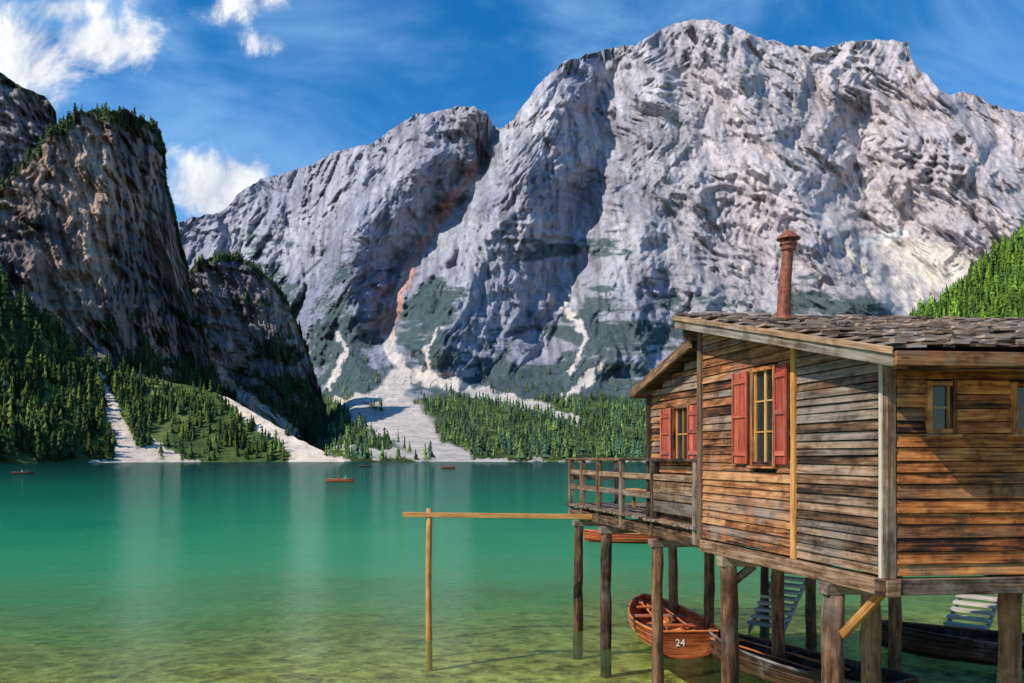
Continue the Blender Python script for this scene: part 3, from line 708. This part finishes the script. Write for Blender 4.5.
# picnic table on the deck
tb=empty('picnic_table')
t=Bld()
for y in (0,.16,.32,.48): t.box(0,1.7,y,y+.15,.70,.74,lambda x,y,z:P(1.2+y,8.6+x,FL+z),jit=.002)
for y in (-.42,.80): t.box(0,1.7,y,y+.25,.42,.46,lambda x,y,z:P(1.2+y,8.6+x,FL+z),jit=.002)
for x in (.25,1.4):
    t.box(x,x+.06,.05,.12,0,.70,lambda x,y,z:P(1.2+y,8.6+x,FL+z)); t.box(x,x+.06,.5,.57,0,.70,lambda x,y,z:P(1.2+y,8.6+x,FL+z))
    t.box(x-.05,x-.003,-.40,1.03,.34,.42,lambda x,y,z:P(1.2+y,8.6+x,FL+z))
    for yy in (-.34,.92): t.box(x,x+.06,yy,yy+.06,0,.42,lambda x,y,z:P(1.2+y,8.6+x,FL+z))
t.obj('table_and_benches',W_yellow,tb,bevel=.004)
# mooring beam + pole
mb=empty('mooring_beam')
m=Bld()
m.box(-2.66,2.20,19.36,19.52,3.02,3.13,lambda x,y,z:(x,y+(-.0)*x,z-.012*(x+2.66)),jit=.004,tone=.6)
m.obj('beam',W_yellow,mb,bevel=.006)
m=Bld()
n=9; m.tube([(-2.03+.01*math.sin(i),19.44,-1.5+4.72*i/(n-1)) for i in range(n)],[.075*(1.03-.08*i/n) for i in range(n)],12,.03)
m.obj('pole',W_yellow,mb,smooth=True)

# ---------------------------------------------------------------- rowing boats
def rowboat(loc,rot,outm,inm,text=None,oars=True,L=4.6,W=.72):
    e=empty('rowing_boat',loc,rot)
    ns=22; nr=15
    def hw(s): return W*(math.sin(math.pi*min(1,(s*.76+.24)))**.62 if s<1 else 0.0)
    def sheer(s): return .42+.20*max(0,(s-.35))**1.6*1.5+.10*(1-s)**2
    def keel(s): return -.14+.30*max(0,s-.75)**1.5*4+.05*(1-s)
    def pt(s,q,ins=0):
        w=max(.012,hw(s)-ins*.03); k=keel(s)+ins*.035; h=sheer(s)
        aq=abs(q); y=w*(1-(1-aq)**2.2)**.9*math.copysign(1,q); z=k+(h-k)*aq**2.1
        return (-L/2+L*s,y,z)
    for ins,mat,nm in ((0,outm,'hull'),(1,inm,'hull_lining')):
        b=Bld(); g=[[pt(i/(ns-1),-1+2*j/(nr-1),ins) for j in range(nr)] for i in range(ns)]
        for i in range(ns):
            for j in range(nr): b.v.append(g[i][j])
        for i in range(ns-1):
            for j in range(nr-1):
                b.f.append((i*nr+j,i*nr+j+1,(i+1)*nr+j+1,(i+1)*nr+j))
                for (ii,jj) in ((i,0),(i,1),(i+1,1),(i+1,0)):
                    b.uv.append((ii*L/ns+j*3.3,jj*.12+j*1.7)); b.c.append(((j*37%10)/10,.5,.5,1))
        b.f.append(tuple(range(nr)))
        for j in range(nr): b.uv.append((g[0][j][1],g[0][j][2])); b.c.append((.4,.5,.5,1))
        b.obj(nm,mat,e)
    b=Bld()
    for sg in (-1,1):
        b.tube([tuple(Vector(pt(i/(ns-1),sg))+Vector((0,0,.01))) for i in range(ns)],.03,6)
        for q in (.55,.75,.9):
            b.tube([tuple(Vector(pt(i/(ns-1),sg*q))+Vector((0,sg*.004,0))) for i in range(ns)],.009,4)
    b.tube([tuple(Vector(pt(0,q))) for q in (-1,1)],.028,6)
    b.tube([tuple(Vector(pt(1,0))+Vector((.02,0,i*.09))) for i in range(7)],.03,6)
    b.obj('gunwale',inm,e)
    b=Bld()
    for i,s in enumerate((.1,.36,.62,.84)):
        x=-L/2+L*s; w=hw(s)-.05; zz=sheer(s)-.13
        b.box(x-.13,x+.13,-w,w,zz-.03,zz,jit=.001,axis=1)
    b.box(-L/2+.2,L/2-.9,-.22,.22,-.05,-.02,jit=.0)
    for s in np.linspace(.08,.9,13):
        for sg in (-1,1):
            b.tube([tuple(Vector(pt(s,sg*q,1))+Vector((0,-sg*.006,.006))) for q in (.25,.45,.65,.82,.97)],.014,4)
    b.obj('benches_and_ribs',inm,e)
    if oars:
        b=Bld()
        for sg in (-1,1):
            b.tube([(-1.1,sg*.30,.42),(1.5,sg*.22,.47)],.022,8)
            b.box(1.5,2.0,sg*.22-.06,sg*.22+.06,.46,.485)
        b.obj('oars',W_boatin,e)
    if text:
        cu=bpy.data.curves.new('boat_number','FONT'); cu.body=text; cu.size=.22; cu.align_x='CENTER'; cu.extrude=.003
        o=bpy.data.objects.new('boat_number',cu); link(o,e); cu.materials.append(M_white)
        o.location=(-L/2-.02,.16,.20); o.rotation_euler=(math.pi/2,0,-math.pi/2)
    return e
rowboat((3.78,19.9,.08),math.radians(93),W_boat,W_boatin,text='24',L=4.4,W=.88)
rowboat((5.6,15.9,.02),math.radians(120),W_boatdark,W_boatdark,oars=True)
rowboat((6.1,41.5,.05),math.radians(172),W_boat,W_boatin,oars=False)
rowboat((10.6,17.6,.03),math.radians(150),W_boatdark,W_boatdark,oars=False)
far=[((-122,199,0),10,W_boatdark,2),((-29.7,138,0),-12,W_boat,2),((-61,330,0),20,W_boatdark,1),((-24,300,0),-5,W_boat,1)]
def person_mesh(mat_top):
    J=[(0,0,.0),(0,.0,.22),(.03,0,.45),(.04,0,.56),(.05,0,.64),(.06,0,.76),
       (.02,.18,.44),(.16,.24,.24),(.40,.20,.24),(.02,-.18,.44),(.16,-.24,.24),(.40,-.20,.24),
       (.03,.10,.0),(.42,.13,.08),(.52,.12,-.30),(.03,-.10,.0),(.42,-.13,.08),(.52,-.12,-.30),(.62,.12,-.33),(.62,-.12,-.33)]
    E=[(0,1),(1,2),(2,3),(3,4),(4,5),(2,6),(6,7),(7,8),(2,9),(9,10),(10,11),(0,12),(12,13),(13,14),(14,18),(0,15),(15,16),(16,17),(17,19)]
    R=[.15,.14,.15,.065,.09,.085,.065,.045,.035,.065,.045,.035,.10,.07,.05,.10,.07,.05,.04,.04]
    me=bpy.data.meshes.new('person'); me.from_pydata(J,E,[]); o=bpy.data.objects.new('person',me); link(o)
    md=o.modifiers.new('skin','SKIN'); sv=me.skin_vertices[0].data
    for i,r in enumerate(R): sv[i].radius=(r,r); sv[i].use_root=(i==0)
    o.modifiers.new('sub','SUBSURF').levels=1
    dg=bpy.context.evaluated_depsgraph_get(); ev=o.evaluated_get(dg); me2=bpy.data.meshes.new_from_object(ev)
    me2.materials.clear(); me2.materials.append(mat_top); me2.materials.append(M_skin); me2.materials.append(M_cloth)
    for p in me2.polygons:
        c=p.center; p.use_smooth=True
        p.material_index=1 if (c.z>.58 or (c.x>.28 and c.z>.17)) else (2 if c.z<.10 else 0)
    bpy.data.objects.remove(o); return me2
pm=[person_mesh(M_clothr),person_mesh(M_cloth),person_mesh(simple('red_cloth',(.5,.06,.04),.9,0,3,.2))]
pi=0
for loc,r,m,npp in far:
    e=rowboat(loc,math.radians(r),m,W_boatin,oars=False,L=5.0,W=.8)
    for q in range(npp):
        o=bpy.data.objects.new('person',pm[pi%3]); link(o); pi+=1
        ang=math.radians(r); xo=(-.5,1.0)[q]; sg=(0,math.pi)[q]
        o.location=(loc[0]+xo*math.cos(ang),loc[1]+xo*math.sin(ang),loc[2]+.38); o.rotation_euler=(0,0,ang+sg)

# ---------------------------------------------------------------- sun, sky, camera
az_x,az_y=-.86,-.51; el=math.radians(45)
sd=Vector((az_x*math.cos(el),az_y*math.cos(el),math.sin(el))).normalized()
sl=bpy.data.lights.new('sun','SUN'); sl.energy=5.0; sl.angle=math.radians(.5); sl.color=(1,.92,.80)
so=bpy.data.objects.new('sun',sl); link(so); so.rotation_euler=sd.to_track_quat('Z','Y').to_euler()
w=bpy.data.worlds.new("World"); scene.world=w; w.use_nodes=True; nt=w.node_tree; nt.nodes.clear()
out=N(nt,'ShaderNodeOutputWorld'); bg=N(nt,'ShaderNodeBackground'); bg.inputs[1].default_value=.145
sky=N(nt,'ShaderNodeTexSky'); sky.sky_type='NISHITA'; sky.sun_disc=False; sky.sun_elevation=el
sky.sun_rotation=math.atan2(az_x,az_y); sky.altitude=1500; sky.air_density=1.0; sky.dust_density=.5; sky.ozone_density=2.0
hs=N(nt,'ShaderNodeHueSaturation'); hs.inputs['Saturation'].default_value=1.42; hs.inputs['Value'].default_value=1.2; nt.links.new(sky.outputs[0],hs.inputs['Color'])
tc=N(nt,'ShaderNodeTexCoord'); sp=N(nt,'ShaderNodeSeparateXYZ'); nt.links.new(tc.outputs['Generated'],sp.inputs[0])
ym=mathn(nt,'MAXIMUM',sp.outputs[1],.05)
U=mathn(nt,'DIVIDE',sp.outputs[0],ym); Vv=mathn(nt,'DIVIDE',sp.outputs[2],ym)
cv=N(nt,'ShaderNodeCombineXYZ'); nt.links.new(U,cv.inputs[0]); nt.links.new(Vv,cv.inputs[1])
nz=N(nt,'ShaderNodeTexNoise',i_Scale=9.0,i_Detail=10.0,i_Roughness=.62,i_Distortion=.4); nt.links.new(cv.outputs[0],nz.inputs['Vector'])
nzs=N(nt,'ShaderNodeTexNoise',i_Scale=2.6,i_Detail=7.0,i_Roughness=.55,i_Distortion=.8)
mpw=N(nt,'ShaderNodeMapping'); mpw.inputs['Scale'].default_value=(1.0,1.8,1); mpw.inputs['Rotation'].default_value=(0,0,.5); nt.links.new(cv.outputs[0],mpw.inputs[0]); nt.links.new(mpw.outputs[0],nzs.inputs['Vector'])
mask=None
for (px,py,rx,ry,k) in ((15,60,.12,.085,1.0),(100,42,.10,.045,.95),(60,8,.10,.035,.8),(218,188,.085,.06,1.7),(235,4,.07,.025,.7),(262,45,.035,.022,.6),(-150,60,.2,.1,1)):
    u0=(px-CX)/F; v0=(HY-py)/F
    a=mathn(nt,'DIVIDE',mathn(nt,'SUBTRACT',U,u0),rx); b=mathn(nt,'DIVIDE',mathn(nt,'SUBTRACT',Vv,v0),ry)
    d=mathn(nt,'SQRT',mathn(nt,'ADD',mathn(nt,'MULTIPLY',a,a),mathn(nt,'MULTIPLY',b,b)))
    mm=mathn(nt,'MULTIPLY',mathn(nt,'SUBTRACT',1.0,d),k)
    mask=mm if mask is None else mathn(nt,'MAXIMUM',mask,mm)
mask=mathn(nt,'ADD',mathn(nt,'MAXIMUM',mask,-1.0),mathn(nt,'MULTIPLY',mathn(nt,'SUBTRACT',nz.outputs['Fac'],.5),3.6))
mr=N(nt,'ShaderNodeMapRange'); mr.interpolation_type='SMOOTHSTEP'; mr.inputs[1].default_value=.0; mr.inputs[2].default_value=.8; nt.links.new(mask,mr.inputs[0])
wr=N(nt,'ShaderNodeMapRange'); wr.interpolation_type='SMOOTHSTEP'; wr.inputs[1].default_value=.38; wr.inputs[2].default_value=.72; wr.inputs[4].default_value=.6; nt.links.new(nzs.outputs['Fac'],wr.inputs[0])
front=N(nt,'ShaderNodeMapRange'); front.inputs[1].default_value=.05; front.inputs[2].default_value=.2; nt.links.new(sp.outputs[1],front.inputs[0])
veil=mixc(nt,mathn(nt,'MULTIPLY',wr.outputs[0],front.outputs[0]),hs.outputs[0],(2.3,4.3,6.9))
cm=mathn(nt,'MULTIPLY',mr.outputs[0],front.outputs[0])
ccol=ramp(nt,[(.36,(3.6,4.2,5.2)),(.58,(7.2,7.3,7.4))]); nt.links.new(nz.outputs['Fac'],ccol.inputs[0])
fin=mixc(nt,cm,veil,ccol.outputs[0])
nt.links.new(fin,bg.inputs[0]); nt.links.new(bg.outputs[0],out.inputs[0])
cam=bpy.data.cameras.new('camera'); co=bpy.data.objects.new('camera',cam); link(co)
cam.lens=F/1024*36; cam.sensor_width=36; cam.shift_y=(HY-341.5)/1024; cam.clip_end=20000; cam.clip_start=.1
co.location=(0,0,H); co.rotation_euler=(math.pi/2,0,0)
scene.camera=co
scene.view_settings.view_transform='Standard'; scene.view_settings.look='None'; scene.view_settings.exposure=0
